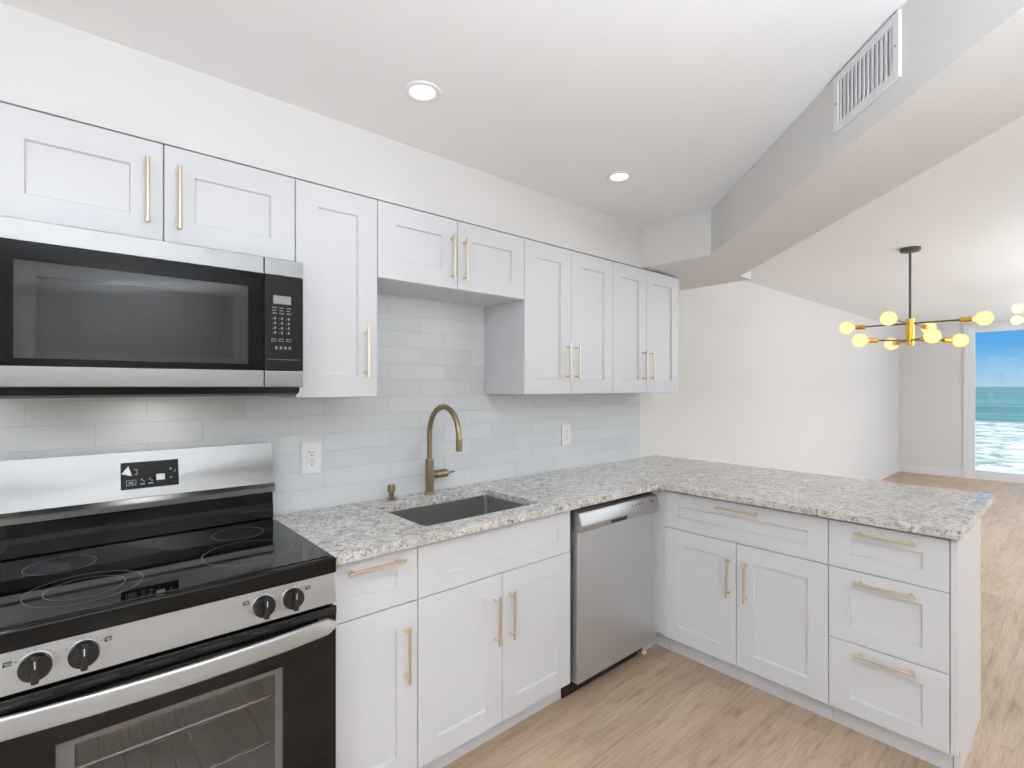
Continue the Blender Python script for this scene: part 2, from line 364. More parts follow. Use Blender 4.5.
# window to the sea
b = bm_new()
box(b, XF-0.022, XF+0.15, WY0, WY0+0.045, 0, 2.375, 0.004); box(b, XF-0.022, XF+0.15, WY1-0.05, WY1, 0, 2.375, 0.004); box(b, XF-0.022, XF+0.15, WY1, WY0, 2.33, 2.375, 0.004)
win = struct('window_1', b, M_TRIM)
b = bm_new()
box(b, XF-0.01, XF+0.08, WY0-0.085, WY0, 0.0, 2.33, 0.003); box(b, XF, XF+0.08, WY1, WY1+0.06, 0.03, 2.33, 0.003)
box(b, XF, XF+0.08, WY1, WY0, 2.262, 2.33, 0.003); box(b, XF, XF+0.08, WY1, WY0, 0.0, 0.135, 0.003); box(b, XF, XF+0.08, -2.38, -2.30, 0.1, 2.3, 0.003)
obj('window_frame', b, M_TRIM, win)
obj('window_pane', box(bm_new(), XF+0.035, XF+0.041, WY1+0.05, WY0-0.08, 0.13, 2.27), M_PANE, win)

# sea outside
b = bm_new(); g = 40
prism(b, [(14, -9000), (12000, -9000), (12000, 9000), (14, 9000)], -6.2, -6.0)
sea = obj('sea', b, M_SEA); sea['kind'] = 'structure'

# ------------------------------------------------------------------ cabinet parts
def shaker_bm(F, u0, u1, v0, v1, st=0.078, top=None, bot=None, t=0.020, rec=0.009):
    """door/drawer front with recessed centre panel; face plane at n=0, back at n=-t"""
    top = st if top is None else top; bot = st if bot is None else bot
    bm = bm_new(); g = 0.0015
    u0 += g; u1 -= g; v0 += g; v1 -= g; e = 0.0015
    def ring(a, b_, c, d, n): return [bm.verts.new(F @ Vector(p)) for p in ((a, c, n), (b_, c, n), (b_, d, n), (a, d, n))]
    R = [ring(u0, u1, v0, v1, -t), ring(u0, u1, v0, v1, -e), ring(u0+e, u1-e, v0+e, v1-e, 0),
         ring(u0+st, u1-st, v0+bot, v1-top, 0), ring(u0+st+0.0035, u1-st-0.0035, v0+bot+0.0035, v1-top-0.0035, -rec)]
    for a, b_ in zip(R, R[1:]):
        for i in range(4): bm.faces.new((a[i], a[(i+1) % 4], b_[(i+1) % 4], b_[i]))
    bm.faces.new(R[0][::-1]); bm.faces.new(R[-1])
    return bm
def handle_bm(F, uc, vc, L=0.19, vert=True, r=0.0055, off=0.032):
    bm = bm_new()
    def P(s, n): return F @ (Vector((uc, vc+s, n)) if vert else Vector((uc+s, vc, n)))
    tube(bm, [P(-L/2, off), P(-L/2+0.001, off), P(L/2-0.001, off), P(L/2, off)], r, 12, r_list=[r-0.001, r, r, r-0.001])
    for s in (-L/2+0.018, L/2-0.018):
        tube(bm, [P(s, 0.0002), P(s, 0.003), P(s, 0.003), P(s, off)], 0.0045, 10, r_list=[0.0075, 0.0075, 0.0045, 0.0045])
    return bm
def cabinet(name, label, cat, F, u0, u1, depth, z0, z1, fronts, toe=None, top_open=False, hide_left=True, face_gap=0.0):
    """fronts: (kind, u0,u1,v0,v1, handle) ; body behind the fronts"""
    c = F @ Vector(((u0+u1)/2, 0, -depth/2)); root = thing(name, label, cat, (c.x, c.y, 0 if toe else z0))
    bm = bm_new(); e = 0.0008
    box(bm, u0+e, u1-e, z0, z1, -depth, -0.0215, 0.001, 1, M=F)
    obj('cabinet_body', bm, M_CABIN, root)
    if toe:
        bm = bm_new(); box(bm, u0+e, u1-e, 0.0, z0, -depth, -toe, 0, M=F); obj('toe_kick', bm, M_CAB, root)
    for kind, a, b_, c0, c1, h in fronts:
        if kind == 'door': d = obj('door', shaker_bm(F, a, b_, c0, c1), M_CAB, root)
        elif kind == 'drawer': d = obj('drawer', shaker_bm(F, a, b_, c0, c1, 0.078, 0.066, 0.062), M_CAB, root)
        elif kind == 'panel': d = obj('false_drawer_front', shaker_bm(F, a, b_, c0, c1, 0.078, 0.066, 0.062), M_CAB, root)
        elif kind == 'filler':
            bm = bm_new(); box(bm, a, b_, c0, c1, -0.0212, -0.001, 0.001, 1, M=F); d = obj('filler_strip', bm, M_CAB, root)
        if h:
            o = obj('handle', handle_bm(F, h[0], h[1], h[2], h[3]), M_BRASS, d); o['label'] = 'brushed brass bar pull'
    return root

F = FS(YU)
dU = -YU - 0.010
HV = 0.19
cabinet('upper_cabinet', 'short white two-door wall cabinet directly above the microwave', 'cabinet', F, -0.516, 0.248, dU, ZD, ZT,
        [('door', -0.516, -0.134, ZD, ZT, (-0.176, 1.998, HV, True)), ('door', -0.134, 0.248, ZD, ZT, (-0.097, 1.993, HV, True))])
cabinet('upper_cabinet', 'tall narrow white single-door wall cabinet between microwave and sink opening', 'cabinet', F, 0.248, 0.558, dU, ZU, ZT,
        [('door', 0.248, 0.558, ZU, ZT, (0.506, 1.557, HV, True))])
cabinet('upper_cabinet', 'short white two-door wall cabinet hanging above the sink and faucet', 'cabinet', F, 0.558, 1.333, dU, ZD, ZT,
        [('door', 0.558, 0.936, ZD, ZT, (0.900, 1.985, HV, True)), ('door', 0.936, 1.333, ZD, ZT, (0.968, 1.982, HV, True))])
cabinet('upper_cabinet', 'tall white two-door wall cabinet beside the short one over the sink', 'cabinet', F, 1.333, 2.030, dU, ZU, ZT,
        [('door', 1.333, 1.672, ZU, ZT, (1.636, 1.557, HV, True)), ('door', 1.672, 2.030, ZU, ZT, (1.707, 1.557, HV, True))])
cabinet('upper_cabinet', 'tall white two-door wall cabinet at the open end of the run, by the bare wall', 'cabinet', F, 2.030, 2.747, dU, ZU, ZT,
        [('door', 2.030, 2.363, ZU, ZT, (2.328, 1.556, HV, True)), ('door', 2.363, 2.734, ZU, ZT, (2.400, 1.556, HV, True)), ('filler', 2.735, 2.747, ZU, ZT, None)])

F = FS(YD); dB = -YD - 0.012; ZB0, ZB1, ZS = 0.0925, 0.872, 0.686
cabinet('base_cabinet', 'narrow white base cabinet with one drawer and door beside the range', 'cabinet', F, 0.258, 0.567, dB, 0.1, 0.882,
        [('drawer', 0.258, 0.567, ZS, ZB1, (0.405, 0.843, 0.20, False)), ('door', 0.258, 0.567, ZB0, ZS, (0.518, 0.519, HV, True))], toe=0.06)
sinkcab = cabinet('base_cabinet', 'white two-door sink base cabinet with a blank front panel under the sink', 'cabinet', F, 0.567, 1.353, dB, 0.1, 0.64,
        [('panel', 0.567, 1.353, ZS, ZB1, None), ('door', 0.567, 0.951, ZB0, ZS, (0.912, 0.515, HV, True)), ('door', 0.951, 1.353, ZB0, ZS, (0.990, 0.515, HV, True))], toe=0.06)
# side gables and front rail rising around the sink bowl
bm = bm_new()
box(bm, 0.568, 0.586, -dB+YD+0.0-0.0+0.0, -0.012, 0.64, 0.882) if False else None
for a, b_ in ((0.568, 0.586), (1.334, 1.352)): box(bm, a, b_, -0.588, -0.012, 0.64, 0.882)
box(bm, 0.586, 1.334, -0.588, -0.575, 0.64, 0.882)
obj('gable', bm, M_CABIN, sinkcab)

F = FW(XP); dP = 0.55
cabinet('base_cabinet', 'white peninsula base cabinet with one wide drawer over two doors', 'cabinet', F, 0.650, 1.4265, dP, 0.1, 0.882,
        [('drawer', 0.650, 1.4265, ZS-0.006, ZB1, (1.048, 0.8385, 0.20, False)), ('door', 0.650, 1.037, ZB0, ZS-0.006, (1.003, 0.512, HV, True)),
         ('door', 1.037, 1.4265, ZB0, ZS-0.006, (1.085, 0.512, HV, True))], toe=0.06)
cabinet('base_cabinet', 'white three-drawer base cabinet at the free end of the peninsula', 'cabinet', F, 1.4265, 1.818, dP, 0.1, 0.882,
        [('drawer', 1.4265, 1.818, 0.679, ZB1, (1.625, 0.8375, 0.20, False)), ('drawer', 1.4265, 1.818, 0.383, 0.679, (1.625, 0.641, 0.20, False)),
         ('drawer', 1.4265, 1.818, ZB0, 0.383, (1.625, 0.351, 0.20, False))], toe=0.06)
bm = bm_new()
prism(bm, [(XP-0.002, -1.838), (2.612, -1.838), (2.612, -1.8195), (XP-0.002, -1.8195)], 0.10, 0.882)
prism(bm, [(XP+0.058, -1.838), (2.612, -1.838), (2.612, -1.8195), (XP+0.058, -1.8195)], 0.0, 0.10)
tag(recenter(obj('end_panel', bm, M_CAB)), 'plain white side panel closing the free end of the peninsula', 'panel')
bm = bm_new(); box(bm, 2.6, 2.614, -1.8193, -0.015, 0, 0.882)
tag(recenter(obj('back_panel', bm, M_CAB)), 'plain white panel along the living room side of the peninsula', 'panel')
# corner unit: blind corner post next to the dishwasher
root = thing('corner_cabinet', 'narrow white corner post and blind corner cabinet between dishwasher and peninsula', 'cabinet', (2.3, -0.3, 0))
bm = bm_new(); box(bm, 2.071, 2.598, -0.648, -0.012, 0.1, 0.882, 0.001, 1); obj('cabinet_body', bm, M_CABIN, root)
bm = bm_new(); box(bm, 2.000, 2.070, -0.606, -0.590, 0.1, 0.882, 0.001, 1); box(bm, 2.0535, 2.070, -0.6485, -0.607, 0.1, 0.882, 0.001, 1)
obj('filler_strip', bm, M_CAB, root)
bm = bm_new(); box(bm, 2.003, 2.1075, -0.56, -0.545, 0, 0.1); box(bm, 2.108, 2.598, -0.648, -0.545, 0, 0.1); obj('toe_kick', bm, M_CAB, root)

# ------------------------------------------------------------------ countertop with sink cut-out
XI = 2.009; YE = -1.852; XB = 2.965; YF = -0.648; Z0, Z1 = 0.884, 0.914
SX0, SX1, SY0, SY1 = 0.636, 1.225, -0.545, -0.158
def rrect(x0, x1, y0, y1, r, n=5):
    P = []
    for cx, cy, a0 in ((x1-r, y1-r, 0), (x0+r, y1-r, PI/2), (x0+r, y0+r, PI), (x1-r, y0+r, 3*PI/2)):
        for k in range(n+1):
            a = a0 + k*PI/2/n; P.append((cx+r*math.cos(a), cy+r*math.sin(a)))
    return P
def counter():
    bm = bm_new()
    out = [(0.254, -0.009), (0.254, YF), (XI-0.02, YF), (XI-0.006, YF-0.006), (XI, YF-0.02), (XI, YE+0.004), (XI+0.004, YE), (XB-0.004, YE), (XB, YE+0.004), (XB, -0.001), (2.756, -0.001), (2.756, -0.009)]
    hole = rrect(SX0, SX1, SY0, SY1, 0.02)
    ve = [bm.verts.new((x, y, Z1)) for x, y in out]; vh = [bm.verts.new((x, y, Z1)) for x, y in hole]
    ed = [bm.edges.new((L[i], L[(i+1) % len(L)])) for L in (ve, vh) for i in range(len(L))]
    bmesh.ops.triangle_fill(bm, use_beauty=True, use_dissolve=False, edges=ed)
    top = bm.faces[:]
    # drop faces inside the hole if any
    for f in top:
        c = f.calc_center_median()
        if SX0+0.01 < c.x < SX1-0.01 and SY0+0.01 < c.y < SY1-0.01: bm.faces.remove(f)
    bm.normal_update()
    for f in bm.faces:
        if f.normal.z < 0: f.normal_flip()
    r = bmesh.ops.extrude_face_region(bm, geom=bm.faces[:])
    bmesh.ops.translate(bm, verts=[v for v in r['geom'] if isinstance(v, bmesh.types.BMVert)], vec=(0, 0, Z0-Z1))
    bmesh.ops.recalc_face_normals(bm, faces=bm.faces[:])
    # eased top and bottom edges
    be = [e for e in bm.edges if len(e.link_faces) == 2 and abs(e.verts[0].co.z-e.verts[1].co.z) < 1e-5 and abs(e.link_faces[0].normal.dot(e.link_faces[1].normal)) < 0.3
          and not (e.verts[0].co.y > -0.01 and e.verts[1].co.y > -0.01)]
    bmesh.ops.bevel(bm, geom=be, offset=0.002, segments=2, affect='EDGES', profile=0.5, clamp_overlap=True)
    return bm
tag(obj('countertop', counter(), M_GRAN), 'speckled grey and white granite countertop, L-shaped along wall and peninsula', 'countertop')

# ------------------------------------------------------------------ sink
root = thing('sink', 'undermount stainless steel sink bowl set into the granite counter', 'sink', (0.95, -0.37, 0.68))
bm = bm_new()
def loop(P, z): return [bm.verts.new((x, y, z)) for x, y in P]
g = 0.004
L = [loop(rrect(SX0-0.03, SX1+0.03, SY0-0.013, SY1+0.03, 0.02), Z0-0.0006), loop(rrect(SX0-g, SX1+g, SY0-g, SY1+g, 0.016), Z0-0.0006),
     loop(rrect(SX0-g, SX1+g, SY0-g, SY1+g, 0.016), 0.71), loop(rrect(SX0+0.004, SX1-0.004, SY0+0.004, SY1-0.004, 0.02), 0.70), loop(rrect(SX0+0.2, SX1-0.2, SY0+0.1, SY1-0.1, 0.03), 0.696)]
for a, c in zip(L, L[1:]):
    for i in range(len(a)): bm.faces.new((a[i], a[(i+1) % len(a)], c[(i+1) % len(a)], c[i]))
bm.faces.new(L[-1])
bowl = obj('sink_bowl', bm, M_SINK, root)
so_ = bowl.modifiers.new('thickness', 'SOLIDIFY'); so_.thickness = 0.0012; so_.offset = -1
dr = obj('drain', lathe(bm_new(), [(0.0, 0.002), (0.03, 0.002), (0.036, 0.005), (0.042, 0.004), (0.043, 0.0)], (0.95, -0.37, 0.6965)), M_STEEL, root); dr['label'] = 'round bright drain'

# ------------------------------------------------------------------ faucet
fx, fy = 0.952, -0.072
root = thing('faucet', 'brushed antique brass gooseneck kitchen faucet behind the sink', 'faucet', (fx, fy, Z1))
obj('faucet_body', lathe(bm_new(), [(0.026, 0), (0.026, 0.006), (0.022, 0.009), (0.0205, 0.012), (0.0205, 0.165), (0.019, 0.168), (0.013, 0.169), (0.0, 0.169)], (fx, fy, Z1)), M_BRONZE, root)
R = 0.120; zc = 1.203
pts = [(fx, fy, 1.075), (fx, fy, 1.15)] + [(fx, fy - R + R*math.cos(a), zc + R*math.sin(a)*1.08) for a in [k*PI/20 for k in range(21)]]
pts += [(fx, fy-2*R-0.001, 1.198), (fx, fy-2*R-0.002, 1.192)]
obj('spout', tube(bm_new(), pts, 0.0125, 18), M_BRONZE, root)
obj('spray_head', lathe(bm_new(), [(0.0125, 0), (0.0145, 0.003), (0.0150, 0.05), (0.0135, 0.056), (0.009, 0.056), (0.009, 0.053), (0, 0.053)], (fx, fy-2*R-0.002, 1.197), (0, 0, -1)), M_BRONZE, root)
hd = obj('handle', lathe(bm_new(), [(0.014, 0.016), (0.014, 0.028), (0.0165, 0.03), (0.0205, 0.034), (0.0205, 0.056), (0.0185, 0.059), (0.0185, 0.062), (0.0205, 0.064), (0.0205, 0.092), (0.018, 0.096), (0, 0.096)], (fx, fy, 1.005), (1, 0, 0)), M_BRONZE, root)
obj('lever', tube(bm_new(), [(fx+0.094, fy, 1.005), (fx+0.105, fy, 1.006), (fx+0.138, fy-0.006, 1.008)], 0.005, 10, r_list=[0.006, 0.005, 0.0042]), M_BRONZE, hd)
root = thing('soap_dispenser', 'short antique brass dispenser stub on the counter between faucet and range', 'dispenser', (0.752, -0.07, Z1))
obj('base_ring', lathe(bm_new(), [(0.021, 0), (0.021, 0.004), (0.018, 0.007), (0.013, 0.009), (0, 0.009)], (0.752, -0.07, Z1)), M_BRONZE, root)
obj('cap', lathe(bm_new(), [(0.012, 0.008), (0.0115, 0.034), (0.013, 0.038), (0.0175, 0.042), (0.0175, 0.066), (0.016, 0.069), (0, 0.070)], (0.752, -0.07, Z1)), M_BRONZE, root)

# ------------------------------------------------------------------ outlets
def outlet(x0, x1, label):
    z0, z1 = 1.064, 1.192; y = -0.008
    root = thing('wall_outlet', label, 'outlet', ((x0+x1)/2, y, z0))
    bm = bm_new(); box(bm, x0, x1, y-0.007, y, z0, z1, 0.003); pl = obj('cover_plate', bm, M_PLATE, root)
    xc = (x0+x1)/2; bm = bm_new(); box(bm, xc-0.017, xc+0.017, y-0.0095, y-0.0068, z0+0.03, z1-0.03, 0.001); rc = obj('receptacle', bm, M_PLATE, root)
    bm = bm_new(); yy = y-0.0095
    for zc_ in (z0+0.045, z1-0.045):
        box(bm, xc-0.008, xc-0.0055, yy-0.0004, yy+0.0006, zc_+0.001, zc_+0.010); box(bm, xc+0.0055, xc+0.008, yy-0.0004, yy+0.0006, zc_+0.001, zc_+0.009)
        lathe(bm, [(0.003, -0.0006), (0.003, 0.0004)], (xc, yy, zc_-0.007), (0, -1, 0), 10)
    box(bm, xc-0.006, xc+0.006, yy-0.0004, yy+0.0006, (z0+z1)/2-0.004, (z0+z1)/2-0.0025)
    obj('socket_slots', bm, M_SLOT, rc)
    for zz in (z0+0.014, z1-0.014): obj('screw', lathe(bm_new(), [(0.003, 0), (0.0028, 0.0012), (0, 0.0014)], (xc, y-0.007, zz), (0, -1, 0), 10), M_PLATE, pl)
outlet(0.374, 0.458, 'white double power outlet on the tiles beside the range')
outlet(1.930, 2.014, 'white double power outlet on the tiles under the tall end wall cabinets')

# ------------------------------------------------------------------ dishwasher
x0, x1 = 1.376, 1.994
root = thing('dishwasher', 'stainless steel built-in dishwasher between sink cabinet and corner', 'dishwasher', ((x0+x1)/2, -0.3, 0))
bm = bm_new(); box(bm, 1.3545, 1.996, -0.585, -0.03, 0.09, 0.878); obj('tub', bm, M_GAP, root)
bm = bm_new(); box(bm, 1.3545, 1.93, -0.56, -0.53, 0.001, 0.09); obj('toe_kick', bm, M_BLKPL, root)
bm = bm_new(); box(bm, x0, x1, -0.632, -0.586, 0.085, 0.768, 0.004); dd = obj('door', bm, M_STEELV, root)
bm = bm_new(); prof = [(-0.586, 0.861), (-0.612, 0.861), (-0.640, 0.855), (-0.657, 0.802), (-0.645, 0.769), (-0.586, 0.769)]
extr_x(bm, prof, x0-0.002, x1+0.001)
bmesh.ops.bevel(bm, geom=[e for e in bm.edges], offset=0.0025, segments=2, affect='EDGES')
cp = obj('control_panel', bm, M_STEEL, dd); cp['label'] = 'stainless control strip with a small dark pocket grip'
bm = bm_new(); T = Matrix.Translation((1.655, -0.6512, 0.786)) @ Matrix.Rotation(math.atan2(0.012, 0.036), 4, 'X')
box(bm, -0.062, 0.062, -0.0016, 0.004, -0.010, 0.010, 0.001, 1, M=T)
obj('pocket_grip', bm, M_GAP, cp)
bm = bm_new(); T = Matrix.Translation((0, -0.6487, 0.834)) @ Matrix.Rotation(-math.atan2(0.017, 0.057), 4, 'X')
bm.free()
for k in range(4): obj('button', box(bm_new(), 1.76+k*0.028, 1.768+k*0.028, -0.0009, 0.003, -0.004, 0.004, M=T), M_DKST, cp)
obj('button', box(bm_new(), 1.925, 1.94, -0.0009, 0.003, -0.006, 0.006, M=T), M_DKST, cp)
bm = bm_new(); lathe(bm, [(0.014, 0), (0.014, 0.012), (0.006, 0.014), (0.006, 0.0895)], (1.975, -0.57, 0.0)); obj('foot', bm, M_PLATE, root)

# ------------------------------------------------------------------ microwave
mx0, mx1 = -0.514, 0.2445; mf = -0.412; split = 0.1225; mz0, mz1 = 1.424, 1.842
root = thing('microwave', 'stainless steel over-the-range microwave with black glass door', 'microwave', ((mx0+mx1)/2, -0.2, 1.398))
bm = bm_new()
box(bm, mx0, mx1, mf+0.03, -0.012, 1.43, 1.846); 
# carve: build cavity walls separately below
bm.free(); bm = bm_new()
cx0, cx1, cz0, cz1 = -0.465, 0.08, 1.485, 1.755
box(bm, mx0, cx0, -0.375, -0.012, 1.41, 1.846); box(bm, cx1, mx1, -0.375, -0.012, 1.41, 1.846)
box(bm, cx0, cx1, -0.375, -0.012, 1.41, cz0); box(bm, cx0, cx1, -0.375, -0.012, cz1, 1.846); box(bm, cx0, cx1, -0.06, -0.012, cz0, cz1)
obj('casing', bm, M_BLKPL, root)
bm = bm_new(); t_ = 0.001
box(bm, cx0+0.0002, cx0+t_, -0.374, -0.061, cz0+t_, cz1-t_); box(bm, cx1-t_, cx1-0.0002, -0.374, -0.061, cz0+t_, cz1-t_)
box(bm, cx0, cx1, -0.374, -0.061, cz0+0.0002, cz0+t_); box(bm, cx0, cx1, -0.374, -0.061, cz1-t_, cz1-0.0002); box(bm, cx0, cx1, -0.062, -0.0605, cz0, cz1)
obj('oven_cavity', bm, M_OVEN, root)
bm = bm_new(); prof = [(-0.376, 1.398), (-0.376, 1.4235), (-0.05, 1.4095), (-0.05, 1.40)]
extr_x(bm, [(-0.404, 1.4235), (-0.39, 1.404), (-0.36, 1.396), (-0.06, 1.396), (-0.06, 1.4095), (-0.3765, 1.4095), (-0.3765, 1.4235)], mx0+0.01, mx1-0.008)
obj('bottom_grille', bm, M_BLKPL, root)
# door: frame of black glass around the see-through window
wx0, wx1, wz0, wz1 = -0.452, 0.078, 1.497, 1.742
bm = bm_new()
for a, c, d, e in ((mx0, wx0, 1.479, 1.786), (wx1, split-0.001, 1.479, 1.786), (wx0, wx1, 1.479, wz0), (wx0, wx1, wz1, 1.786)):
    box(bm, a, c, mf, -0.377, d, e)
door = obj('door', bm, M_MWBLK, root); door['label'] = 'black glass door with window'
obj('door_window', box(bm_new(), wx0, wx1, mf+0.002, mf+0.006, wz0, wz1), M_MWGL, door)
bm = bm_new(); iw = 0.040
for a, c, d, e in ((wx0-0.01, wx0+iw, wz0-0.008, wz1+0.008), (wx1-iw, wx1+0.01, wz0-0.008, wz1+0.008), (wx0+iw, wx1-iw, wz0-0.008, wz0+0.018), (wx0+iw, wx1-iw, wz1-0.035, wz1+0.008)):
    box(bm, a, c, mf+0.012, mf+0.016, d, e)
obj('inner_frame', bm, M_DUCT, door)
for a, c in ((1.787, mz1), (1.4245, 1.478)): obj('steel_band', box(bm_new(), mx0, split-0.001, mf-0.002, -0.377, a, c, 0.003), M_STEELD, door)
bm = bm_new(); box(bm, split+0.001, mx1, mf, -0.377, 1.479, 1.786, 0.001, 1); pan = obj('control_panel', bm, M_MWPAN, root); pan['label'] = 'black keypad panel with grey display'
for a, c in ((1.787, mz1), (1.4245, 1.478)): obj('steel_band', box(bm_new(), split+0.001, mx1, mf-0.002, -0.377, a, c, 0.003), M_STEELD, pan)
bm = bm_new(); box(bm, 0.150, 0.205, mf-0.0008, mf+0.001, 1.695, 1.722, 0.0003, 1); obj('display', bm, M_LCD, pan)
# keypad legends
bm = bm_new(); yk = mf
def mark(u0, u1, v0, v1): box(bm, u0, u1, yk-0.0006, yk+0.001, v0, v1)
for r_ in range(3):
    for c_ in range(3): mark(0.147+c_*0.022, 0.147+c_*0.022+(0.014 if r_ != 1 else 0.011), 1.681-r_*0.009, 1.684-r_*0.009)
for r_ in range(4):
    for c_ in range(3):
        u = 0.153+c_*0.0215; v = 1.644-r_*0.0155
        mark(u, u+0.005, v, v+0.008); mark(u-0.006, u-0.003, v+0.001, v+0.003)
for c_ in range(3): mark(0.144+c_*0.023, 0.160+c_*0.023, 1.573, 1.575); mark(0.144+c_*0.023, 0.160+c_*0.023, 1.580, 1.582); mark(0.144+c_*0.023, 0.146+c_*0.023, 1.573, 1.582)
for c_ in range(4): mark(0.156+c_*0.014, 0.163+c_*0.014, 1.548, 1.557)
obj('keypad', bm, M_GREYMK, pan)
bm = bm_new(); mark(0.131, 0.232, 1.5135, 1.5155); obj('panel_line', bm, M_DKST, pan)

# lit task lamp under the microwave
tl = obj('task_light', box(bm_new(), -0.20, -0.07, -0.16, -0.11, 1.3935, 1.3965), M_LAMP, root)
l = bpy.data.lights.new('lamp', 'AREA'); l.shape = 'RECTANGLE'; l.size = 0.13; l.size_y = 0.05; l.energy = 0.22; l.color = (1.0, 0.97, 0.92)
lo = bpy.data.objects.new('lamp', l); COL.objects.link(lo); lo.parent = tl; lo.location = Vector((-0.135, -0.135, 1.3925)) - Vector(root.location)

# ------------------------------------------------------------------ range
rx0, rx1 = -0.514, 0.2470
root = thing('range', 'freestanding electric range with black glass cooktop and stainless front', 'stove', ((rx0+rx1)/2, -0.34, 0))
# body shell around the oven cavity
ox0, ox1, oz0, oz1 = -0.42, 0.15, 0.25, 0.70
bm = bm_new()
box(bm, rx0, ox0, -0.640, -0.02, 0.08, 0.873); box(bm, ox1, rx1, -0.640, -0.02, 0.08, 0.873)
box(bm, ox0, ox1, -0.640, -0.02, 0.08, oz0); box(bm, ox0, ox1, -0.640, -0.02, oz1, 0.873); box(bm, ox0, ox1, -0.12, -0.02, oz0, oz1)
obj('range_body', bm, M_BLKPL, root)
bm = bm_new(); t_ = 0.0015
box(bm, ox0+0.0003, ox0+t_, -0.639, -0.121, oz0, oz1); box(bm, ox1-t_, ox1-0.0003, -0.639, -0.121, oz0, oz1)
box(bm, ox0, ox1, -0.639, -0.121, oz0+0.0003, oz0+t_); box(bm, ox0, ox1, -0.639, -0.121, oz1-t_, oz1-0.0003); box(bm, ox0, ox1, -0.1225, -0.1205, oz0, oz1)
obj('oven_cavity', bm, M_OVEN, root)
for zr in (0.42, 0.55):
    bm = bm_new(); e = 0.004
    for yy in (-0.62, -0.14): tube(bm, [(ox0+0.01, yy, zr), (ox1-0.01, yy, zr)], 0.005, 8)
    for xx in (ox0+0.01, ox1-0.01): tube(bm, [(xx, -0.62, zr), (xx, -0.14, zr)], 0.003, 8)
    for k in range(11): xx = ox0+0.035+k*(ox1-ox0-0.07)/10; tube(bm, [(xx, -0.62, zr+0.003), (xx, -0.14, zr+0.003)], 0.0012, 6)
    obj('oven_rack', bm, M_RACK, root)
# cooktop
bm = bm_new(); box(bm, rx0-0.001, rx1+0.002, -0.684, -0.055, 0.876, 0.923, 0.007, 3); ct = obj('cooktop', bm, M_BLACK, root)
bm = bm_new(); box(bm, rx0+0.016, rx1-0.014, -0.664, -0.075, 0.9215, 0.9255, 0.0012); gt = obj('cooktop_glass', bm, M_BLKGL, ct)
bm = bm_new()
def ring(cx, cy, r, w_=0.0016):
    seg = 64; z = 0.9259
    a = [bm.verts.new((cx+(r-w_)*math.cos(2*PI*k/seg), cy+(r-w_)*math.sin(2*PI*k/seg), z)) for k in range(seg)]
    c = [bm.verts.new((cx+r*math.cos(2*PI*k/seg), cy+r*math.sin(2*PI*k/seg), z)) for k in range(seg)]
    for k in range(seg): bm.faces.new((a[k], a[(k+1) % seg], c[(k+1) % seg], c[k]))
for q in ((-0.318, -0.500, 0.117), (-0.318, -0.500, 0.080), (-0.365, -0.245, 0.080), (0.062, -0.470, 0.122), (0.088, -0.235, 0.078)):
    bm = bm_new(); ring(*q); obj('burner_ring', bm, M_GREYMK, ct)
# backguard
bm = bm_new()
extr_x(bm, [(-0.012, 0.90), (-0.012, 1.206), (-0.050, 1.206), (-0.085, 1.058), (-0.100, 1.045), (-0.098, 1.027), (-0.080, 1.024), (-0.080, 0.90)], rx0+0.002, rx1-0.002)
bk = obj('backguard', bm, M_BLACK, root); bk['label'] = 'upright black rear panel'
bm = bm_new(); extr_x(bm, [(-0.045, 1.2085), (-0.052, 1.2085), (-0.088, 1.060), (-0.102, 1.046), (-0.1005, 1.027), (-0.090, 1.027), (-0.083, 1.058), (-0.045, 1.2070)], rx0+0.001, rx1-0.0005)
bmesh.ops.bevel(bm, geom=[e for e in bm.edges if abs(e.verts[0].co.x-e.verts[1].co.x) > 0.1], offset=0.0015, segments=2, affect='EDGES')
fcia = obj('steel_fascia', bm, M_STEELD, bk); fcia['label'] = 'stainless steel fascia'
bm = bm_new(); extr_x(bm, [(-0.078, 0.985), (-0.090, 0.985), (-0.094, 0.930), (-0.078, 0.926)], rx0+0.004, rx1-0.004); obj('riser_trim', bm, M_BLKGL, bk)
ang = math.atan2(0.036, 0.1485)
T = Matrix.Translation((0, -0.052-0.036*0.5-0.0005, 1.2085-0.074)) @ Matrix.Rotation(-ang, 4, 'X')
bm = bm_new(); box(bm, -0.2195, -0.0600, -0.0015, 0.002, -0.046, 0.042, 0.0008, 1, M=T); dsp = obj('clock_display', bm, M_DISP, bk)
bm = bm_new()
def mk(u0, u1, v0, v1): box(bm, u0, u1, -0.0022, 0.0, v0, v1, M=T)
mk(-0.205, -0.180, -0.034, -0.031); mk(-0.205, -0.180, -0.018, -0.016); mk(-0.206, -0.204, -0.034, -0.016); mk(-0.181, -0.179, -0.034, -0.016); mk(-0.199, -0.186, -0.028, -0.022)
for u in (-0.166, -0.144): mk(u, u+0.004, -0.020, -0.014); mk(u+0.006, u+0.009, -0.026, -0.020); mk(u-0.002, u+0.011, -0.034, -0.030)
mk(-0.086, -0.080, 0.008, 0.014); mk(-0.086, -0.080, -0.022, -0.016); mk(-0.072, -0.070, -0.002, 0.006); mk(-0.185, -0.176, 0.0, 0.002); mk(-0.185, -0.176, 0.016, 0.018); mk(-0.177, -0.175, 0.0, 0.018)
obj('printed_symbols', bm, M_GREYMK, dsp)
bm = bm_new(); mk(-0.124, -0.100, -0.024, -0.004); obj('lit_button', bm, M_WHITEMK, dsp); bm = bm_new()
a = [Vector((-0.218, -0.0026, 0.006)), Vector((-0.199, -0.0026, 0.030)), Vector((-0.190, -0.0026, -0.003))]
va = [bm.verts.new(T @ p) for p in a]; vb = [bm.verts.new(T @ (p+Vector((0, 0.0015, 0)))) for p in a]
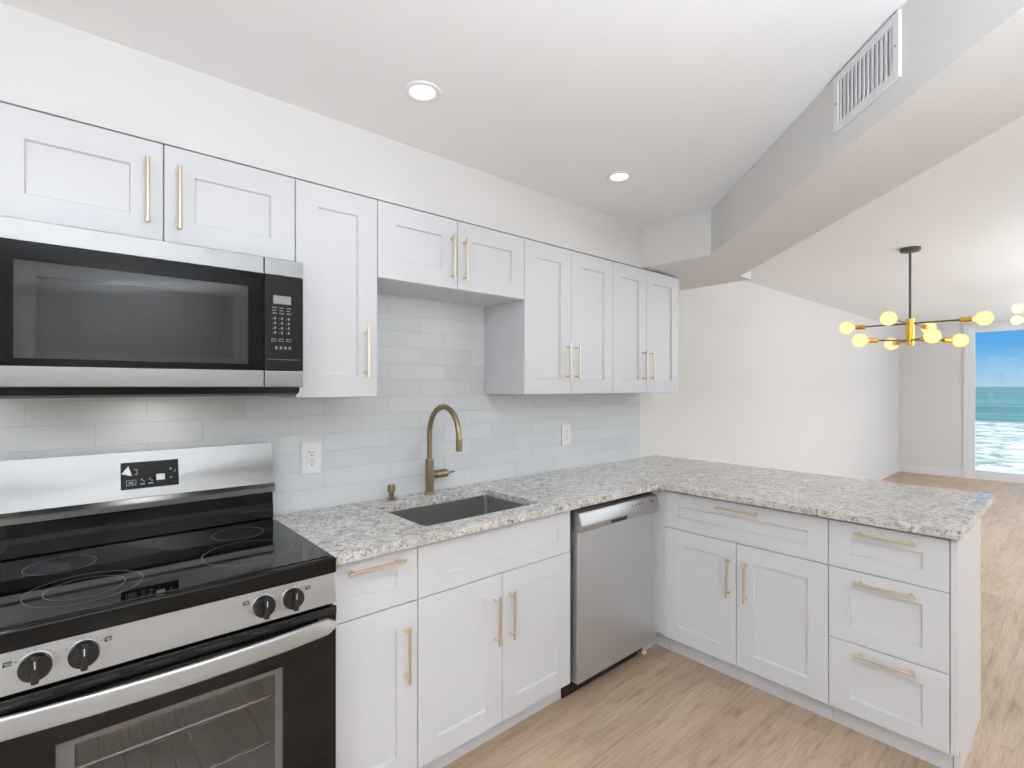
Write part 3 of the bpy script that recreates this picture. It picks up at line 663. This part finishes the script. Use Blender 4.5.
bm.faces.new(va); bm.faces.new(vb[::-1])
for i in range(3): bm.faces.new((va[i], vb[i], vb[(i+1) % 3], va[(i+1) % 3]))
obj('sticker', bm, M_WHITEMK, dsp)
# control fascia with knobs
bm = bm_new(); extr_x(bm, [(-0.640, 0.875), (-0.664, 0.875), (-0.667, 0.873), (-0.683, 0.790), (-0.640, 0.786)], rx0, rx1)
cf = obj('control_fascia', bm, M_STEEL, root); cf['label'] = 'stainless control strip with four black knobs'
for kx in (-0.404, -0.325, 0.048, 0.124):
    c = (kx, -0.677, 0.834)
    kb = obj('knob', lathe(bm_new(), [(0.025, 0.0), (0.025, 0.004), (0.028, 0.006), (0.0272, 0.018), (0.025, 0.021), (0, 0.021)], c, (0, -1, 0), 28), M_BLKPL, cf)
    bm = bm_new(); box(bm, kx-0.0065, kx+0.0065, c[1]-0.036, c[1]-0.019, c[2]-0.027, c[2]+0.027, 0.003); gp = obj('knob_grip', bm, M_BLKPL, cf)
    bm = bm_new(); lathe(bm, [(0.0295, -0.004), (0.0295, 0.002), (0.025, 0.003)], c, (0, -1, 0), 28); obj('knob_bezel', bm, M_RACK, cf)
    bm = bm_new(); box(bm, kx-0.001, kx+0.001, c[1]-0.0366, c[1]-0.0355, c[2]+0.006, c[2]+0.022); obj('pointer', bm, M_WHITEMK, cf)
    s = -1 if kx in (-0.404, 0.048) else 1
    bm = bm_new(); u = kx+s*0.043-0.006; v = 0.848
    for q in ((u, u+0.012, v, v+0.001), (u, u+0.012, v+0.007, v+0.008), (u, u+0.001, v, v+0.008), (u+0.011, u+0.012, v, v+0.008), (u-0.001, u+0.003, v-0.001, v+0.003)):
        box(bm, q[0], q[1], -0.6800, -0.677, q[2], q[3])
    for k in range(7):
        an = math.radians(-60+k*20) ; box(bm, kx+0.0345*math.sin(an)-0.0007, kx+0.0345*math.sin(an)+0.0007, -0.6800, -0.677, 0.834+0.0345*math.cos(an)-0.0007, 0.834+0.0345*math.cos(an)+0.0007)
    obj('burner_mark', bm, M_SLOT, cf)
# oven door: frame around window
dx0, dx1, dz0, dz1 = rx0+0.002, rx1-0.001, 0.215, 0.777
vx0, vx1, vz0, vz1 = -0.372, 0.100, 0.33, 0.652
bm = bm_new()
for a, c, d, e in ((dx0, vx0, dz0, dz1), (vx1, dx1, dz0, dz1), (vx0, vx1, dz0, vz0), (vx0, vx1, vz1, dz1)): box(bm, a, c, -0.682, -0.642, d, e)
door = obj('oven_door', bm, M_BLKGL, root); door['label'] = 'black glass oven door'
obj('door_window', box(bm_new(), vx0, vx1, -0.680, -0.676, vz0, vz1), M_OVGL, door)
bm = bm_new()
for a, c, d, e in ((vx0, vx0+0.03, vz0, vz1), (vx1-0.018, vx1, vz0, vz1), (vx0+0.03, vx1-0.018, vz0, vz0+0.02), (vx0+0.03, vx1-0.018, vz1-0.022, vz1)): box(bm, a, c, -0.664, -0.660, d, e)
obj('window_trim', bm, M_OVEN, door)
bm = bm_new(); box(bm, dx0, dx1, -0.690, -0.6825, 0.757, 0.782, 0.003); vt = obj('vent_rail', bm, M_BLKPL, door)
bm = bm_new()
for k in range(6): u = dx0+0.05+k*0.115; box(bm, u, u+0.085, -0.6912, -0.689, 0.765, 0.772, 0.0005, 1)
obj('vent_slots', bm, M_GAP, vt)
bm = bm_new(); nseg = 28; rings = []
for i in range(nseg+1):
    s = i/nseg; x = rx0+0.012+(rx1-rx0-0.024)*s; bow = 1-(2*s-1)**2; edge = min(1.0, min(s, 1-s)/0.045)
    y = -0.712-0.032*bow; hh = 0.021*math.sqrt(max(0.05, 1-(1-edge)**2)); th = 0.011
    rings.append([bm.verts.new((x, y+a*th, 0.742+c*hh)) for a, c in ((-1, -0.85), (-0.45, 0.75), (-0.1, 1), (0.6, 1), (1, 0.5), (1, -0.5), (0.6, -1), (-0.8, -1))])
for a, c in zip(rings, rings[1:]):
    for k in range(8): bm.faces.new((a[k], a[(k+1) % 8], c[(k+1) % 8], c[k]))
bm.faces.new(rings[0]); bm.faces.new(rings[-1][::-1])
for x in (rx0+0.04, rx1-0.04): box(bm, x-0.014, x+0.014, -0.712, -0.682, 0.728, 0.756)
hn = obj('door_handle', bm, M_STEEL, door); hn['label'] = 'wide bowed stainless handle'
bm = bm_new(); box(bm, dx0, dx1, -0.678, -0.642, 0.085, 0.205, 0.003); obj('storage_drawer', bm, M_STEEL, root)
for x in (rx0+0.04, rx1-0.04):
    for y in (-0.6, -0.08): obj('levelling_foot', lathe(bm_new(), [(0.018, 0), (0.018, 0.01), (0.008, 0.012), (0.008, 0.08)], (x, y, 0)), M_BLKPL, root)

# ------------------------------------------------------------------ vent grille on the diagonal beam
dn = Vector((-1, 1, 0)).normalized()        # beam face normal towards the kitchen
du = Vector((-1, -1, 0)).normalized()       # viewer's right along the face
org = Vector((1.497, 1.497-3.113, 0))
Fv = Matrix(((du.x, 0, dn.x, org.x), (du.y, 0, dn.y, org.y), (0, 1, 0, 0), (0, 0, 0, 1)))
LV = 0.304; v0, v1 = 2.234, 2.411
root = thing('vent_grille', 'white louvred air vent grille on the slanted side of the ceiling beam', 'vent', tuple(Fv @ Vector((LV/2, v0, 0))))
bm = bm_new(); bd = 0.026
for a, c, d, e in ((0, bd, v0, v1), (LV-bd, LV, v0, v1), (bd, LV-bd, v0, v0+bd), (bd, LV-bd, v1-bd, v1)): box(bm, a, c, d, e, 0.0, 0.008, 0.0015, 1, M=Fv)
fr = obj('grille_frame', bm, M_TRIM, root)
bm = bm_new(); box(bm, bd, LV-bd, v0+bd, v1-bd, 0.0002, 0.0008, M=Fv); obj('duct_opening', bm, M_DUCT, root)
for k in range(13):
    uc = bd+0.010+k*(LV-2*bd-0.020)/12; bm = bm_new()
    Ml = Fv @ Matrix.Translation((uc, 0, 0.005)) @ Matrix.Rotation(math.radians(-12), 4, 'Y')
    box(bm, -0.0068, 0.0068, v0+bd, v1-bd, -0.0008, 0.0008, M=Ml); obj('louvre', bm, M_TRIM, root)
for u in (bd/2, LV-bd/2): obj('screw', lathe(bm_new(), [(0.0035, 0), (0.003, 0.0015), (0, 0.0018)], Fv @ Vector((u, (v0+v1)/2, 0.008)), dn, 10), M_DKST, fr)

# ------------------------------------------------------------------ recessed lights
def can_light(x, y, label, group=None, power=9.0):
    root = thing('recessed_light', label, 'ceiling light', (x, y, CEIL), group)
    obj('trim_ring', lathe(bm_new(), [(0.042, 0.0), (0.042, -0.003), (0.047, -0.006), (0.060, -0.004), (0.062, 0.0)], (x, y, CEIL), seg=40), M_PLATE, root)
    obj('diffuser', lathe(bm_new(), [(0.0, -0.002), (0.0415, -0.002), (0.0415, 0.0), (0.0, 0.0)], (x, y, CEIL), seg=40), M_LAMP, root)
    l = bpy.data.lights.new('lamp', 'AREA'); l.shape = 'DISK'; l.size = 0.08; l.energy = power; l.spread = math.radians(125); l.color = (0.94, 0.985, 1.04)
    lo = bpy.data.objects.new('lamp', l); COL.objects.link(lo); lo.parent = root; lo.location = (0, 0, -0.005)
    return root
KV = 0.5; KP = 1.4; LP = 1.4
can_light(0.548, -0.672, 'round recessed ceiling light above the sink, the larger of the two in view', None, KV)
can_light(1.611, -0.683, 'round recessed ceiling light nearer the beam, the smaller of the two in view', None, KV)
for (x, y) in ((-0.55, -0.95), (-0.9, -2.6), (-0.7, -3.6)):  # extra cans out of view, added to brighten the kitchen
    can_light(x, y, 'added recessed kitchen fill light near the viewpoint, unseen', 'added unseen kitchen fill lights', KP)
for (x, y) in ((1.6, -3.3), (3.4, -2.9), (5.2, -3.0), (7.0, -3.0), (8.9, -3.0)):  # more unseen cans, added as fill for the living area
    can_light(x, y, 'added recessed fill light over the living area, unseen', 'added unseen living area fill lights', LP)

FILL_COL = (0.885, 0.97, 1.075)
# ------------------------------------------------------------------ unseen fill lamps added to even out the room light
def fill_uplight(x, y, power):  # added uplight out of view, bounces soft fill off the ceiling
    root = thing('added_fill_lamp', 'added white uplighter on a pole, unseen, throwing fill light at the ceiling', 'floor lamp', (x, y, 0), 'added unseen fill uplights')
    obj('base', lathe(bm_new(), [(0.14, 0), (0.14, 0.02), (0.02, 0.03), (0, 0.03)], (x, y, 0)), M_PLATE, root)
    obj('pole', lathe(bm_new(), [(0.013, 0.03), (0.013, 1.33)], (x, y, 0)), M_PLATE, root)
    obj('lamp_shade', lathe(bm_new(), [(0.03, 1.31), (0.25, 1.40), (0.255, 1.40), (0.03, 1.30)], (x, y, 0), seg=32), M_PLATE, root)
    l = bpy.data.lights.new('lamp', 'AREA'); l.shape = 'DISK'; l.size = 0.45; l.energy = power; l.color = FILL_COL
    lo = bpy.data.objects.new('lamp', l); COL.objects.link(lo); lo.parent = root; lo.location = (0, 0, 1.395); lo.rotation_euler = (PI, 0, 0)
def fill_panel(x, y, power, sx=0.6, sy=1.2):  # added ceiling panel out of view, gives broad downward fill
    root = thing('added_fill_panel', 'added flat rectangular fill light panel on the ceiling, unseen', 'ceiling light', (x, y, CEIL), 'added unseen fill panels')
    bm = bm_new(); box(bm, x-sx/2-0.015, x+sx/2+0.015, y-sy/2-0.015, y+sy/2+0.015, CEIL-0.02, CEIL, 0.002); obj('housing', bm, M_PLATE, root)
    obj('diffuser', box(bm_new(), x-sx/2, x+sx/2, y-sy/2, y+sy/2, CEIL-0.0215, CEIL-0.0195), M_LAMP, root)
    l = bpy.data.lights.new('lamp', 'AREA'); l.shape = 'RECTANGLE'; l.size = sx; l.size_y = sy; l.energy = power; l.color = FILL_COL
    lo = bpy.data.objects.new('lamp', l); COL.objects.link(lo); lo.parent = root; lo.location = (0, 0, -0.024)
for x, y, p in ((-0.15, -3.0, 96), (4.8, -3.5, 50), (6.6, -3.6, 48), (8.6, -3.6, 60)): fill_uplight(x, y, p)
for x, y, p in ((-1.8, -2.3, 21), (0.2, -3.6, 17), (4.4, -3.5, 20), (6.8, -3.4, 33)): fill_panel(x, y, p)

# ------------------------------------------------------------------ chandeliers
def chandelier(hx, hy, zu, zl, ztop, dirs, label, bmat, k=1.0, rot=0.0, hal=None):
    root = thing('chandelier', label, 'chandelier', (hx, hy, ztop), None)
    obj('canopy', lathe(bm_new(), [(0.0, 0.0), (0.062, 0.0), (0.062, -0.018), (0.055, -0.026), (0.0, -0.028)], (hx, hy, ztop), seg=32), M_ROD, root)
    obj('rod', tube(bm_new(), [(hx, hy, ztop-0.02), (hx, hy, zu+0.03)], 0.0075, 12), M_ROD, root)
    z0, z1 = zl-0.035, zu+0.035
    obj('hub', lathe(bm_new(), [(0.014, 0), (0.026, 0.001), (0.026, z1-z0-0.001), (0.014, z1-z0)], (hx, hy, z0), seg=24), M_GOLD, root)
    for (ax, ay, z) in dirs:
        d = Vector((ax, ay, 0)); L = d.length; d.normalize(); c = Vector((hx, hy, z))
        arm = obj('arm', tube(bm_new(), [c-d*(L-0.11), c, c+d*(L-0.11)], 0.0062, 10), M_DARKBR, root)
        for s in (-1, 1):
            e = c + d*s*(L-0.125); 
            sk = obj('socket', lathe(bm_new(), [(0.009, 0), (0.018, 0.003), (0.018, 0.062), (0.014, 0.066)], e, d*s, 18), M_GOLD, arm)
            # globe bulb with neck
            R_ = 0.0475; prof = [(0.012, 0.066-0.004), (0.013, 0.074)]
            cc = 0.125
            for q in range(3, 17):
                a = PI - q*PI/16; prof.append((max(0.0, R_*math.sin(a)), cc+R_*math.cos(a)))
            prof[-1] = (0.0, cc+R_)
            bl = obj('bulb', lathe(bm_new(), prof, e, d*s, 24), bmat, root); bl['label'] = 'glowing yellow globe bulb' if bmat is M_BULB else 'glowing pale globe bulb'
    return root
hx, hy = 4.203, -1.291
dirsA = [(-0.012, 0.393, 1.878), (0.446, -0.03, 1.878), (0.268, -0.238, 1.757), (0.275, 0.170, 1.757)]
chandelier(hx, hy, 1.878, 1.757, CEIL, dirsA, 'gold and bronze chandelier with yellow globe bulbs, hanging on a long thin rod', M_BULB)
dirsB = [(-0.09, 0.36, 2.20), (0.36, 0.09, 2.20), (-0.03, 0.37, 2.09), (0.37, 0.03, 2.09)]
chandelier(6.86, -2.02, 2.20, 2.09, CEIL, dirsB, 'second chandelier with pale globe bulbs, cut off by the picture edge near the window', M_BULB2)
